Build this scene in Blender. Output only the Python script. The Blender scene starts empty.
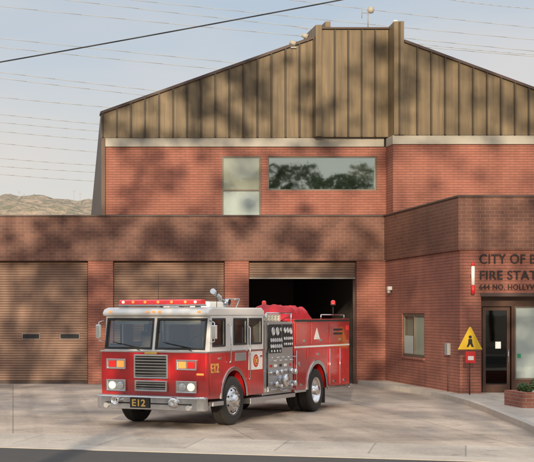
import bpy, bmesh, math, random
from mathutils import Vector, Matrix, noise
random.seed(7)
C = bpy.context.scene.collection
SC = bpy.context.scene
F = 1436.0; HX = 13.0; HY = 314.0; H = 2.4
def FX(px, Y): return (px-HX)*Y/F
def FZ(py, Y): return H+(HY-py)*Y/F

# ------------------------------------------------------------ materials
def newmat(name):
    m = bpy.data.materials.new(name); m.use_nodes = True
    nt = m.node_tree; b = nt.nodes['Principled BSDF']
    return m, nt, b
def mat(name, col, rough=.5, metal=0., var=.12, vscale=3., bump=0., bscale=40., coat=0., emit=None, estr=0., dirt=0.):
    m, nt, b = newmat(name); N = nt.nodes; L = nt.links
    b.inputs['Roughness'].default_value = rough; b.inputs['Metallic'].default_value = metal
    b.inputs['Coat Weight'].default_value = coat; b.inputs['Coat Roughness'].default_value = .06
    tc = N.new('ShaderNodeTexCoord')
    nz = N.new('ShaderNodeTexNoise'); nz.inputs['Scale'].default_value = vscale; nz.inputs['Detail'].default_value = 5
    L.new(tc.outputs['Object'], nz.inputs['Vector'])
    mx = N.new('ShaderNodeMix'); mx.data_type = 'RGBA'
    mx.inputs['A'].default_value = (*[c*(1-var) for c in col], 1); mx.inputs['B'].default_value = (*[min(1, c*(1+var)) for c in col], 1)
    L.new(nz.outputs['Fac'], mx.inputs['Factor'])
    src = mx.outputs['Result']
    if dirt:   # road dust thickening towards the ground
        sp = N.new('ShaderNodeSeparateXYZ'); L.new(tc.outputs['Object'], sp.inputs[0])
        n3 = N.new('ShaderNodeTexNoise'); n3.inputs['Scale'].default_value = 7; n3.inputs['Detail'].default_value = 6; L.new(tc.outputs['Object'], n3.inputs['Vector'])
        r3 = N.new('ShaderNodeMapRange'); r3.inputs['From Min'].default_value = 1.3; r3.inputs['From Max'].default_value = .4; r3.inputs['To Max'].default_value = dirt; L.new(sp.outputs['Z'], r3.inputs['Value'])
        m3 = N.new('ShaderNodeMath'); m3.operation = 'MULTIPLY'; L.new(r3.outputs[0], m3.inputs[0]); L.new(n3.outputs['Fac'], m3.inputs[1])
        x3 = N.new('ShaderNodeMix'); x3.data_type = 'RGBA'; x3.inputs['B'].default_value = (.20,.14,.11,1); L.new(src, x3.inputs['A']); L.new(m3.outputs[0], x3.inputs['Factor']); src = x3.outputs['Result']
    L.new(src, b.inputs['Base Color'])
    mr = N.new('ShaderNodeMapRange'); mr.inputs['To Min'].default_value = max(0, rough-.08); mr.inputs['To Max'].default_value = min(1, rough+.1)
    L.new(nz.outputs['Fac'], mr.inputs['Value']); L.new(mr.outputs['Result'], b.inputs['Roughness'])
    if bump:
        n2 = N.new('ShaderNodeTexNoise'); n2.inputs['Scale'].default_value = bscale; n2.inputs['Detail'].default_value = 4
        L.new(tc.outputs['Object'], n2.inputs['Vector'])
        bp = N.new('ShaderNodeBump'); bp.inputs['Strength'].default_value = bump; bp.inputs['Distance'].default_value = .02
        L.new(n2.outputs['Fac'], bp.inputs['Height']); L.new(bp.outputs['Normal'], b.inputs['Normal'])
    if emit:
        b.inputs['Emission Color'].default_value = (*emit, 1); b.inputs['Emission Strength'].default_value = estr
    return m
def brickmat(name, c1, c2, mortar, bw, rh, ms=.012, rough=.8, offset=.5, groove=1.):
    m, nt, b = newmat(name); N = nt.nodes; L = nt.links
    tc = N.new('ShaderNodeTexCoord'); sp = N.new('ShaderNodeSeparateXYZ'); L.new(tc.outputs['Object'], sp.inputs[0])
    ad = N.new('ShaderNodeMath'); L.new(sp.outputs['X'], ad.inputs[0]); L.new(sp.outputs['Y'], ad.inputs[1])
    cb = N.new('ShaderNodeCombineXYZ'); L.new(ad.outputs[0], cb.inputs['X']); L.new(sp.outputs['Z'], cb.inputs['Y'])
    br = N.new('ShaderNodeTexBrick'); br.offset = offset
    br.inputs['Scale'].default_value = 1; br.inputs['Brick Width'].default_value = bw; br.inputs['Row Height'].default_value = rh
    br.inputs['Mortar Size'].default_value = ms; br.inputs['Mortar Smooth'].default_value = .3; br.inputs['Bias'].default_value = 0
    br.inputs['Color1'].default_value = (*c1, 1); br.inputs['Color2'].default_value = (*c2, 1); br.inputs['Mortar'].default_value = (*mortar, 1)
    L.new(cb.outputs[0], br.inputs['Vector'])
    nz = N.new('ShaderNodeTexNoise'); nz.inputs['Scale'].default_value = .7; nz.inputs['Detail'].default_value = 7; nz.inputs['Roughness'].default_value = .65
    L.new(tc.outputs['Object'], nz.inputs['Vector'])
    mr = N.new('ShaderNodeMapRange'); mr.inputs['From Min'].default_value = .3; mr.inputs['From Max'].default_value = .7
    mr.inputs['To Min'].default_value = .84; mr.inputs['To Max'].default_value = 1.14
    L.new(nz.outputs['Fac'], mr.inputs['Value'])
    mp = N.new('ShaderNodeMapping'); mp.inputs['Scale'].default_value = (2.5,2.5,.2); L.new(tc.outputs['Object'], mp.inputs['Vector'])
    nv = N.new('ShaderNodeTexNoise'); nv.inputs['Scale'].default_value = 1.2; nv.inputs['Detail'].default_value = 5; L.new(mp.outputs[0], nv.inputs['Vector'])
    rv = N.new('ShaderNodeMapRange'); rv.inputs['From Min'].default_value = .3; rv.inputs['From Max'].default_value = .7; rv.inputs['To Min'].default_value = .88; rv.inputs['To Max'].default_value = 1.06; L.new(nv.outputs['Fac'], rv.inputs['Value'])
    dv = N.new('ShaderNodeMath'); dv.operation = 'DIVIDE'; L.new(sp.outputs['Z'], dv.inputs[0]); dv.inputs[1].default_value = rh
    fr = N.new('ShaderNodeMath'); fr.operation = 'FRACT'; L.new(dv.outputs[0], fr.inputs[0])
    pp = N.new('ShaderNodeMath'); pp.operation = 'PINGPONG'; L.new(fr.outputs[0], pp.inputs[0]); pp.inputs[1].default_value = .5
    rg_ = N.new('ShaderNodeMapRange'); rg_.inputs['From Min'].default_value = .06; rg_.inputs['From Max'].default_value = .18; rg_.inputs['To Min'].default_value = groove; rg_.inputs['To Max'].default_value = 1; L.new(pp.outputs[0], rg_.inputs['Value'])
    a1 = N.new('ShaderNodeMath'); a1.operation = 'MULTIPLY'; L.new(mr.outputs[0], a1.inputs[0]); L.new(rv.outputs[0], a1.inputs[1])
    a2 = N.new('ShaderNodeMath'); a2.operation = 'MULTIPLY'; L.new(a1.outputs[0], a2.inputs[0]); L.new(rg_.outputs[0], a2.inputs[1])
    mu = N.new('ShaderNodeMix'); mu.data_type = 'RGBA'; mu.blend_type = 'MULTIPLY'; mu.inputs['Factor'].default_value = 1
    L.new(br.outputs['Color'], mu.inputs['A']); L.new(a2.outputs[0], mu.inputs['B'])
    L.new(mu.outputs['Result'], b.inputs['Base Color'])
    iv = N.new('ShaderNodeMath'); iv.operation = 'SUBTRACT'; iv.inputs[0].default_value = 1; L.new(br.outputs['Fac'], iv.inputs[1])
    bp = N.new('ShaderNodeBump'); bp.inputs['Strength'].default_value = .6; bp.inputs['Distance'].default_value = .012
    L.new(iv.outputs[0], bp.inputs['Height']); L.new(bp.outputs['Normal'], b.inputs['Normal'])
    b.inputs['Roughness'].default_value = rough
    return m
def concretemat(name, col, joint, jw, jh, rot=0., stain=.35):
    m, nt, b = newmat(name); N = nt.nodes; L = nt.links
    tc = N.new('ShaderNodeTexCoord'); mp = N.new('ShaderNodeMapping'); mp.inputs['Rotation'].default_value = (0, 0, rot)
    L.new(tc.outputs['Object'], mp.inputs['Vector'])
    br = N.new('ShaderNodeTexBrick'); br.offset = 0; br.inputs['Scale'].default_value = 1
    br.inputs['Brick Width'].default_value = jw; br.inputs['Row Height'].default_value = jh; br.inputs['Mortar Size'].default_value = .018; br.inputs['Mortar Smooth'].default_value = .4
    br.inputs['Color1'].default_value = (1, 1, 1, 1); br.inputs['Color2'].default_value = (.84, .84, .84, 1); br.inputs['Mortar'].default_value = (joint, joint, joint, 1)
    L.new(mp.outputs[0], br.inputs['Vector'])
    n1 = N.new('ShaderNodeTexNoise'); n1.inputs['Scale'].default_value = .35; n1.inputs['Detail'].default_value = 8; n1.inputs['Roughness'].default_value = .6
    L.new(tc.outputs['Object'], n1.inputs['Vector'])
    r1 = N.new('ShaderNodeMapRange'); r1.inputs['From Min'].default_value = .35; r1.inputs['From Max'].default_value = .65; r1.inputs['To Min'].default_value = 1-stain; r1.inputs['To Max'].default_value = 1.1
    L.new(n1.outputs['Fac'], r1.inputs['Value'])
    n2 = N.new('ShaderNodeTexNoise'); n2.inputs['Scale'].default_value = 14; n2.inputs['Detail'].default_value = 6
    L.new(tc.outputs['Object'], n2.inputs['Vector'])
    r2 = N.new('ShaderNodeMapRange'); r2.inputs['From Min'].default_value = .3; r2.inputs['From Max'].default_value = .7; r2.inputs['To Min'].default_value = .85; r2.inputs['To Max'].default_value = 1.12
    L.new(n2.outputs['Fac'], r2.inputs['Value'])
    mp4 = N.new('ShaderNodeMapping'); mp4.inputs['Scale'].default_value = (1.5,.09,1); L.new(tc.outputs['Object'], mp4.inputs['Vector'])
    n4 = N.new('ShaderNodeTexNoise'); n4.inputs['Scale'].default_value = 1; n4.inputs['Detail'].default_value = 3; L.new(mp4.outputs[0], n4.inputs['Vector'])
    r4 = N.new('ShaderNodeMapRange'); r4.inputs['From Min'].default_value = .35; r4.inputs['From Max'].default_value = .5; r4.inputs['To Min'].default_value = 1-stain*.5; r4.inputs['To Max'].default_value = 1.0
    L.new(n4.outputs['Fac'], r4.inputs['Value'])
    n5 = N.new('ShaderNodeTexNoise'); n5.inputs['Scale'].default_value = 1.7; n5.inputs['Detail'].default_value = 2; L.new(tc.outputs['Object'], n5.inputs['Vector'])
    r5 = N.new('ShaderNodeMapRange'); r5.inputs['From Min'].default_value = .28; r5.inputs['From Max'].default_value = .37; r5.inputs['To Min'].default_value = .66; r5.inputs['To Max'].default_value = 1.0
    L.new(n5.outputs['Fac'], r5.inputs['Value'])
    m1 = N.new('ShaderNodeMath'); m1.operation = 'MULTIPLY'; L.new(r1.outputs[0], m1.inputs[0]); L.new(r2.outputs[0], m1.inputs[1])
    m4 = N.new('ShaderNodeMath'); m4.operation = 'MULTIPLY'; L.new(m1.outputs[0], m4.inputs[0]); L.new(r4.outputs[0], m4.inputs[1])
    m5 = N.new('ShaderNodeMath'); m5.operation = 'MULTIPLY'; L.new(m4.outputs[0], m5.inputs[0]); L.new(r5.outputs[0], m5.inputs[1])
    a = N.new('ShaderNodeMix'); a.data_type = 'RGBA'; a.blend_type = 'MULTIPLY'; a.inputs['Factor'].default_value = 1
    a.inputs['A'].default_value = (*col, 1); L.new(br.outputs['Color'], a.inputs['B'])
    a2 = N.new('ShaderNodeMix'); a2.data_type = 'RGBA'; a2.blend_type = 'MULTIPLY'; a2.inputs['Factor'].default_value = 1
    L.new(a.outputs['Result'], a2.inputs['A']); L.new(m5.outputs[0], a2.inputs['B'])
    L.new(a2.outputs['Result'], b.inputs['Base Color'])
    bp = N.new('ShaderNodeBump'); bp.inputs['Strength'].default_value = .3; bp.inputs['Distance'].default_value = .01
    L.new(n2.outputs['Fac'], bp.inputs['Height']); L.new(bp.outputs['Normal'], b.inputs['Normal'])
    b.inputs['Roughness'].default_value = .85
    return m
def cladmat(name, col):
    m, nt, b = newmat(name); N = nt.nodes; L = nt.links
    tc = N.new('ShaderNodeTexCoord'); mp = N.new('ShaderNodeMapping'); mp.inputs['Scale'].default_value = (3.4, 3.4, .22)
    L.new(tc.outputs['Object'], mp.inputs['Vector'])
    nz = N.new('ShaderNodeTexNoise'); nz.inputs['Scale'].default_value = 1.5; nz.inputs['Detail'].default_value = 7; nz.inputs['Roughness'].default_value = .6
    L.new(mp.outputs[0], nz.inputs['Vector'])
    cr = N.new('ShaderNodeValToRGB'); cr.color_ramp.elements[0].position = .34; cr.color_ramp.elements[1].position = .68
    cr.color_ramp.elements[0].color = (*[c*.62 for c in col], 1); cr.color_ramp.elements[1].color = (*[c*1.22 for c in col], 1)
    L.new(nz.outputs['Fac'], cr.inputs[0]); L.new(cr.outputs[0], b.inputs['Base Color'])
    b.inputs['Roughness'].default_value = .5; b.inputs['Metallic'].default_value = .15
    return m
def glassmat(name, tint, refl, tcol):
    m, nt, b = newmat(name); N = nt.nodes; L = nt.links; N.remove(b)
    out = [n for n in N if n.type == 'OUTPUT_MATERIAL'][0]
    g = N.new('ShaderNodeBsdfGlossy'); g.inputs['Roughness'].default_value = .02; g.inputs['Color'].default_value = (*tint, 1)
    t = N.new('ShaderNodeBsdfTransparent'); t.inputs['Color'].default_value = (*tcol, 1)
    tc = N.new('ShaderNodeTexCoord'); nz = N.new('ShaderNodeTexNoise'); nz.inputs['Scale'].default_value = .8; L.new(tc.outputs['Object'], nz.inputs['Vector'])
    bp = N.new('ShaderNodeBump'); bp.inputs['Strength'].default_value = .06; bp.inputs['Distance'].default_value = .02; L.new(nz.outputs['Fac'], bp.inputs['Height']); L.new(bp.outputs['Normal'], g.inputs['Normal'])
    mx = N.new('ShaderNodeMixShader'); mx.inputs[0].default_value = refl
    L.new(t.outputs[0], mx.inputs[1]); L.new(g.outputs[0], mx.inputs[2]); L.new(mx.outputs[0], out.inputs['Surface'])
    return m
def platemat(name):
    m, nt, b = newmat(name); N = nt.nodes; L = nt.links
    tc = N.new('ShaderNodeTexCoord'); v = N.new('ShaderNodeTexVoronoi'); v.inputs['Scale'].default_value = 38
    L.new(tc.outputs['Object'], v.inputs['Vector'])
    bp = N.new('ShaderNodeBump'); bp.inputs['Strength'].default_value = .5; bp.inputs['Distance'].default_value = .006
    L.new(v.outputs['Distance'], bp.inputs['Height']); L.new(bp.outputs['Normal'], b.inputs['Normal'])
    b.inputs['Base Color'].default_value = (.55, .55, .56, 1); b.inputs['Metallic'].default_value = .9; b.inputs['Roughness'].default_value = .35
    return m
M = {}
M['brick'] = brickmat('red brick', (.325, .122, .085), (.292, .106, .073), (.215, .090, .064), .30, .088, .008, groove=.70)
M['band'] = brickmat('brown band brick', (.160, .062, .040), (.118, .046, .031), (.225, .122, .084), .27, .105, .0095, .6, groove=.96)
M['planter'] = brickmat('planter brick', (.32, .11, .075), (.25, .085, .058), (.3, .22, .17), .30, .09, .010)
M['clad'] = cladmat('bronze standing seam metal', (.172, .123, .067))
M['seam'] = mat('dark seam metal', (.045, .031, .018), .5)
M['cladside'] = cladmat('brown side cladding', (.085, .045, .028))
M['trim'] = mat('pale grey fascia', (.36, .33, .28), .6, var=.15, vscale=1.5)
M['flash'] = mat('dark flashing', (.07, .042, .034), .5)
M['door'] = mat('brown roller door', (.245, .148, .104), .5, var=.12, vscale=.8)
M['doorh'] = mat('brown roller door header', (.205, .130, .094), .5, var=.1, vscale=.8)
M['dark'] = mat('dark interior', (.02, .02, .022), .8)
M['greenback'] = mat('grey-green reflection tone', (.16, .19, .155), .8, var=.3)  # painted grey-green of reflected trees, for the wide upper window
M['inwall'] = mat('interior wall paint', (.12, .10, .09), .8)
M['locker'] = mat('interior lockers', (.16, .05, .04), .6)
M['roofing'] = mat('flat roofing', (.12, .11, .10), .9)
M['wframe'] = mat('aluminium window frame', (.16, .13, .10), .45, .3)
M['wwhite'] = mat('white frame', (.7, .68, .64), .5)
M['dframe'] = mat('door window frame', (.26, .20, .16), .5)
M['rail'] = mat('grey door rail', (.34, .30, .26), .5)
M['blind'] = mat('window blind fabric', (.68, .71, .74), .8, var=.06)
M['blindwarm'] = mat('warm window blind fabric', (.50, .48, .42), .8, var=.18, vscale=1.4)
M['wglass'] = glassmat('office window glass', (.68, .73, .68), .56, (.85, .88, .85))
M['bglass'] = glassmat('blind window glass', (.8, .85, .85), .10, (.92, .94, .92))
M['dglass'] = glassmat('dark door glass', (.6, .62, .62), .09, (.10, .10, .10))
M['tglass'] = glassmat('vehicle glass', (.66, .70, .74), .13, (.80, .83, .82))
M['wood'] = mat('dark stained wood', (.075, .032, .018), .45, var=.3, vscale=5)
M['letter'] = mat('dark sign letters', (.018, .010, .009), .5)
M['red'] = mat('fire engine red', (.50, .005, .009), .24, var=.06, vscale=1.2, coat=.9, dirt=.30)
M['redlow'] = mat('fire engine red panel', (.47, .005, .009), .26, var=.08, vscale=1.8, coat=.9, dirt=.26)
M['white'] = mat('white enamel', (.76, .75, .72), .3, var=.05, coat=.6)
M['chrome'] = mat('chrome', (.72, .72, .73), .12, 1., var=.1, vscale=4)
M['steel'] = mat('brushed steel', (.5, .5, .5), .33, .9, var=.15, vscale=6)
M['plate'] = platemat('aluminium tread plate')
M['black'] = mat('black rubber trim', (.018, .018, .018), .5)
M['tyre'] = mat('tyre rubber', (.025, .023, .021), .8, bump=.3, var=.3)
M['chassis'] = mat('chassis black', (.02, .02, .02), .7)
M['gold'] = mat('gold leaf', (.72, .45, .12), .4, .3)
M['lensred'] = mat('red lens', (.50, .010, .010), .15, emit=(1, .03, .015), estr=.40, coat=1)
M['lensamber'] = mat('amber lens', (.75, .25, .05), .15, emit=(1, .36, .07), estr=.8, coat=1)
M['lamp'] = mat('lit lamp lens', (.8, .75, .6), .15, emit=(1, .84, .55), estr=1.1, coat=1)
M['lampoff'] = mat('clear lens', (.55, .55, .55), .1, .5, coat=1)
M['gauge'] = mat('gauge face', (.75, .75, .72), .3)
M['tarp'] = mat('red vinyl tarp', (.50, .010, .020), .45, bump=.9, bscale=7, var=.25)
M['hosew'] = mat('white canvas hose', (.6, .57, .48), .85, bump=.3)
M['seat'] = mat('cab dashboard vinyl', (.04, .038, .036), .6)
M['seatc'] = mat('tan seat vinyl', (.30, .24, .19), .6)
M['yellow'] = mat('yellow sign face', (.8, .5, .02), .45)
M['signred'] = mat('red box paint', (.55, .02, .02), .4)
M['green'] = mat('green sticker', (.02, .30, .12), .4)
M['grey'] = mat('grey paint', (.28, .28, .28), .5)
M['wire'] = mat('weathered conductor wire', (.36, .37, .38), .6)
M['cable'] = mat('black cable', (.02, .02, .022), .6)
M['apron'] = concretemat('apron concrete', (.56, .455, .365), .55, 4.6, 3.9, 0, .42)
M['walk'] = concretemat('sidewalk concrete', (.57, .50, .42), .6, 1.6, 2.3, math.radians(17.5), .28)
M['walkway'] = concretemat('walkway concrete', (.57, .50, .42), .63, 1.5, 1.5, 0, .26)
M['kerb'] = mat('kerb concrete', (.47, .42, .36), .85, var=.2, bump=.3)
M['floor'] = mat('garage floor', (.22, .20, .18), .5, var=.2)
M['asphalt'] = mat('asphalt', (.062, .059, .057), .9, var=.3, vscale=1.2, bump=.6, bscale=60)
M['ground'] = mat('dry ground', (.18, .15, .11), .95, var=.3, vscale=.02)
M['bark'] = mat('tree bark', (.12, .085, .06), .9, bump=.8, bscale=12)
M['leaf'] = mat('tree leaves', (.085, .12, .05), .6, var=.4, vscale=.6)
M['shrub'] = mat('shrub leaves', (.06, .11, .03), .6, var=.4, vscale=6)
M['soil'] = mat('planter soil', (.07, .05, .035), .95, bump=.8)
M['stone'] = mat('pale boulder', (.4, .37, .33), .9, bump=.8, bscale=8)
m, nt, b_ = newmat('dry scrub hill'); N = nt.nodes; L = nt.links
tc = N.new('ShaderNodeTexCoord'); n1 = N.new('ShaderNodeTexNoise'); n1.inputs['Scale'].default_value = .05; n1.inputs['Detail'].default_value = 8; n1.inputs['Roughness'].default_value = .7
L.new(tc.outputs['Object'], n1.inputs['Vector']); cr = N.new('ShaderNodeValToRGB')
cr.color_ramp.elements[0].position = .42; cr.color_ramp.elements[0].color = (.155,.15,.105,1); cr.color_ramp.elements[1].position = .60; cr.color_ramp.elements[1].color = (.38,.29,.215,1)  # scrub and tan earth, kept light so the colour carries distance haze
L.new(n1.outputs['Fac'], cr.inputs[0]); L.new(cr.outputs[0], b_.inputs['Base Color']); b_.inputs['Roughness'].default_value = .95
M['hill'] = m

# ------------------------------------------------------------ mesh builder
class MB:
    def __init__(s): s.v = []; s.f = []; s.sm = []; s.mi = []; s.cur = 0
    def add(s, vs, fs, smooth=False):
        o = len(s.v); s.v += [tuple(v) for v in vs]
        for k, f in enumerate(fs):
            s.f.append([i+o for i in f]); s.sm.append(smooth if isinstance(smooth, bool) else smooth[k]); s.mi.append(s.cur)
        return s
    def box(s, x0, x1, y0, y1, z0, z1):
        return s.add([(x0,y0,z0),(x1,y0,z0),(x1,y1,z0),(x0,y1,z0),(x0,y0,z1),(x1,y0,z1),(x1,y1,z1),(x0,y1,z1)],
                     [(0,3,2,1),(4,5,6,7),(0,1,5,4),(1,2,6,5),(2,3,7,6),(3,0,4,7)])
    def prism(s, pts, ax, a0, a1):
        n = len(pts)
        def P(p, a):
            return {'x': (a,p[0],p[1]), 'y': (p[0],a,p[1]), 'z': (p[0],p[1],a)}[ax]
        vs = [P(p,a0) for p in pts]+[P(p,a1) for p in pts]
        fs = [tuple(range(n)), tuple(range(2*n-1, n-1, -1))]+[(i,(i+1)%n,(i+1)%n+n,i+n) for i in range(n)]
        return s.add(vs, fs)
    def cyl(s, p0, p1, r0, r1=None, n=16, caps=True):
        r1 = r0 if r1 is None else r1
        p0 = Vector(p0); p1 = Vector(p1); d = (p1-p0).normalized()
        a = d.orthogonal().normalized(); b = d.cross(a)
        vs = [p0+r0*(math.cos(t)*a+math.sin(t)*b) for t in [2*math.pi*i/n for i in range(n)]]+[p1+r1*(math.cos(t)*a+math.sin(t)*b) for t in [2*math.pi*i/n for i in range(n)]]
        fs = [(i,(i+1)%n,(i+1)%n+n,i+n) for i in range(n)]; sm = [True]*n
        if caps: fs += [tuple(range(n)), tuple(range(2*n-1, n-1, -1))]; sm += [False, False]
        return s.add(vs, fs, sm)
    def tube(s, pts, r, n=8):
        for a, b in zip(pts[:-1], pts[1:]): s.cyl(a, b, r, n=n)
        return s
    def lathe(s, prof, c, d, n=36):
        c = Vector(c); d = Vector(d).normalized(); a = d.orthogonal().normalized(); b = d.cross(a)
        vs = []
        for r, o in prof:
            for i in range(n):
                t = 2*math.pi*i/n; vs.append(c+d*o+max(r,1e-4)*(math.cos(t)*a+math.sin(t)*b))
        fs = []
        for k in range(len(prof)-1):
            for i in range(n): fs.append((k*n+i, k*n+(i+1)%n, (k+1)*n+(i+1)%n, (k+1)*n+i))
        return s.add(vs, fs, True)
    def wall(s, u0, u1, v0, v1, holes, mp, d0, d1):
        us = sorted({u0,u1,*[h[0] for h in holes],*[h[1] for h in holes]}); vs_ = sorted({v0,v1,*[h[2] for h in holes],*[h[3] for h in holes]})
        us = [u for u in us if u0<=u<=u1]; vs_ = [v for v in vs_ if v0<=v<=v1]
        nu, nv = len(us)-1, len(vs_)-1
        def solid(i,j):
            if i<0 or j<0 or i>=nu or j>=nv: return False
            cu=(us[i]+us[i+1])/2; cv=(vs_[j]+vs_[j+1])/2
            return not any(h[0]<cu<h[1] and h[2]<cv<h[3] for h in holes)
        idx = {}; V = []
        def vid(i,j,k):
            if (i,j,k) not in idx: idx[(i,j,k)] = len(V); V.append(mp(us[i],vs_[j],(d0,d1)[k]))
            return idx[(i,j,k)]
        fs = []
        for i in range(nu):
            for j in range(nv):
                if not solid(i,j): continue
                for k in (0,1): fs.append((vid(i,j,k),vid(i+1,j,k),vid(i+1,j+1,k),vid(i,j+1,k)))
                if not solid(i-1,j): fs.append((vid(i,j,0),vid(i,j+1,0),vid(i,j+1,1),vid(i,j,1)))
                if not solid(i+1,j): fs.append((vid(i+1,j,0),vid(i+1,j+1,0),vid(i+1,j+1,1),vid(i+1,j,1)))
                if not solid(i,j-1): fs.append((vid(i,j,0),vid(i+1,j,0),vid(i+1,j,1),vid(i,j,1)))
                if not solid(i,j+1): fs.append((vid(i,j+1,0),vid(i+1,j+1,0),vid(i+1,j+1,1),vid(i,j+1,1)))
        return s.add(V, fs)
    def build(s, name, m, parent=None, bevel=0., seg=2, norm=True, m2=None):
        me = bpy.data.meshes.new(name); me.from_pydata(s.v, [], s.f)
        for p, k, i in zip(me.polygons, s.sm, s.mi): p.use_smooth = bool(k); p.material_index = i
        if norm:
            bm = bmesh.new(); bm.from_mesh(me); bmesh.ops.recalc_face_normals(bm, faces=bm.faces); bm.to_mesh(me); bm.free()
        me.materials.append(M[m])
        if m2: me.materials.append(M[m2])
        o = bpy.data.objects.new(name, me); C.objects.link(o)
        if parent is not None:
            o.parent = parent
            if parent.get('_w'): o.location = -Vector(parent.location)
        if bevel:
            b = o.modifiers.new('bevel', 'BEVEL'); b.width = bevel; b.segments = seg; b.limit_method = 'ANGLE'; b.angle_limit = math.radians(35)
        return o
XZ = lambda u, v, d: (u, d, v)
YZ = lambda u, v, d: (d, u, v)
def thing(name, label, cat, loc=(0,0,0), rz=0., group=None, world=True):
    o = bpy.data.objects.new(name, None); C.objects.link(o); o.location = loc; o.rotation_euler = (0,0,rz); o.empty_display_size = .2
    o['label'] = label; o['category'] = cat
    if group: o['group'] = group
    if world: o['_w'] = 1
    return o
def tag(o, label, cat, group=None):
    o['label'] = label; o['category'] = cat
    if group: o['group'] = group
    return o
def struct(o): o['kind'] = 'structure'; return o
def text(name, s, size, m, parent, mtx, ext=.008, align='LEFT', offset=0., sx=1., sp=1.):
    cu = bpy.data.curves.new('t', 'FONT'); cu.body = s; cu.size = size; cu.extrude = ext; cu.align_x = align; cu.offset = offset; cu.space_character = sp
    to = bpy.data.objects.new('t', cu); C.objects.link(to)
    bpy.context.view_layer.update()
    dg = bpy.context.evaluated_depsgraph_get()
    me = bpy.data.meshes.new_from_object(to.evaluated_get(dg)); C.objects.unlink(to); bpy.data.objects.remove(to)
    me.transform(mtx @ Matrix.Diagonal((sx,1,1,1))); me.materials.clear(); me.materials.append(M[m]); me.name = name
    o = bpy.data.objects.new(name, me); C.objects.link(o); o.parent = parent
    if parent.get('_w'): o.location = -Vector(parent.location)
    return o
def face_front(x, y, z):
    return Matrix.Translation((x,y,z)) @ Matrix.Rotation(math.pi/2, 4, 'X')

# ------------------------------------------------------------ ground
def sheet(name, pts, z, m):
    b = MB(); b.add([(x,y,z) for x,y in pts], [tuple(range(len(pts)))]); return struct(b.build(name, m))
sheet('ground', [(-5000,-3000),(5000,-3000),(5000,7000),(-5000,7000)], -.16, 'ground')
sl = (23.3-26.1)/(8.6+.23)
def SE(x, off=0.): return 26.1+sl*(x+.23)+off*math.hypot(1,sl)
xa, xb = -45, 45
sheet('road', [(xa,SE(xa)-16),(xb,SE(xb)-16),(xb,SE(xb)),(xa,SE(xa))], -.03, 'asphalt')
b = MB(); b.add([(xa,SE(xa),-.02),(xb,SE(xb),-.02),(xb,SE(xb,.5),.004),(xa,SE(xa,.5),.004),(xa,SE(xa),-.1),(xb,SE(xb),-.1)], [(0,1,2,3),(4,5,1,0)]); struct(b.build('gutter','kerb'))
sheet('sidewalk', [(xa,SE(xa,.5)),(xb,SE(xb,.5)),(xb,SE(xb,2.7)),(xa,SE(xa,2.7))], .004, 'walk')
sheet('driveway', [(xa,SE(xa,2.7)),(xb,SE(xb,2.7)),(xb,49.3),(xa,49.3)], 0, 'apron')
sheet('far_sidewalk', [(xa,SE(xa)-19),(xb,SE(xb)-19),(xb,SE(xb)-16),(xa,SE(xa)-16)], .004, 'walk')
kp = [(11.95,49.1),(12.12,46.5),(12.3,44),(12.36,42),(12.3,40),(12.05,37.5),(11.7,35.2),(11.25,32.5),(10.8,29.8),(10.35,27.4),(10.1,SE(10.1,2.72))]
b = MB(); b.prism(kp+[(30,SE(30,2.72)),(30,49.1)], 'z', -.05, .13); struct(b.build('walkway','walkway'))
b = MB()
for i in range(len(kp)-1):
    (x0,y0),(x1,y1) = kp[i],kp[i+1]; b.prism([(x0-.15,y0),(x1-.15,y1),(x1+.02,y1),(x0+.02,y0)],'z',-.05,.137)
struct(b.build('kerb','kerb'))

# hills
b = MB(); nx, ny = 330, 50
vs = []
for j in range(ny+1):
    for i in range(nx+1):
        x = -900+1800*i/nx; y = 2400+800*j/ny
        r = math.sin(min(1, j/ny*1.3)*math.pi/2)**.7
        hgt = 240+10*noise.noise(Vector((x*.009,1.3,0)))
        q = noise.noise(Vector((x*.012,y*.005,2)))
        rid = 1-abs(noise.noise(Vector((x*.018,y*.008,7))))*2
        z = hgt*r*(y/3010)+(14*q+9*(rid-.6))*min(1,j/5)+3*noise.noise(Vector((x*.07,y*.05,9)))+1.5*noise.noise(Vector((x*.17,y*.12,4)))
        vs.append((x,y,max(z,-1) if j else -1))
b.add(vs, [(j*(nx+1)+i,j*(nx+1)+i+1,(j+1)*(nx+1)+i+1,(j+1)*(nx+1)+i) for j in range(ny) for i in range(nx)], True)
struct(b.build('hills','hill'))
for k,(px,hh) in enumerate([(19,12),(24,7),(74,14),(80,8)]):
    Y = 3000; x = FX(px,Y); b = MB(); b.cyl((x,Y,225),(x,Y,249+hh),.8,.5,8)
    b.cyl((x-3,Y,245+hh),(x+3,Y,245+hh),.4,n=6)
    tag(b.build('radio_mast','wire'), ['tallest thin radio mast on the left end of the distant ridge','shorter thin radio mast just right of the leftmost ridge mast','thin radio mast on the distant ridge near the station roof','shorter radio mast on the ridge nearest the station wall'][k],'mast')

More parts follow.
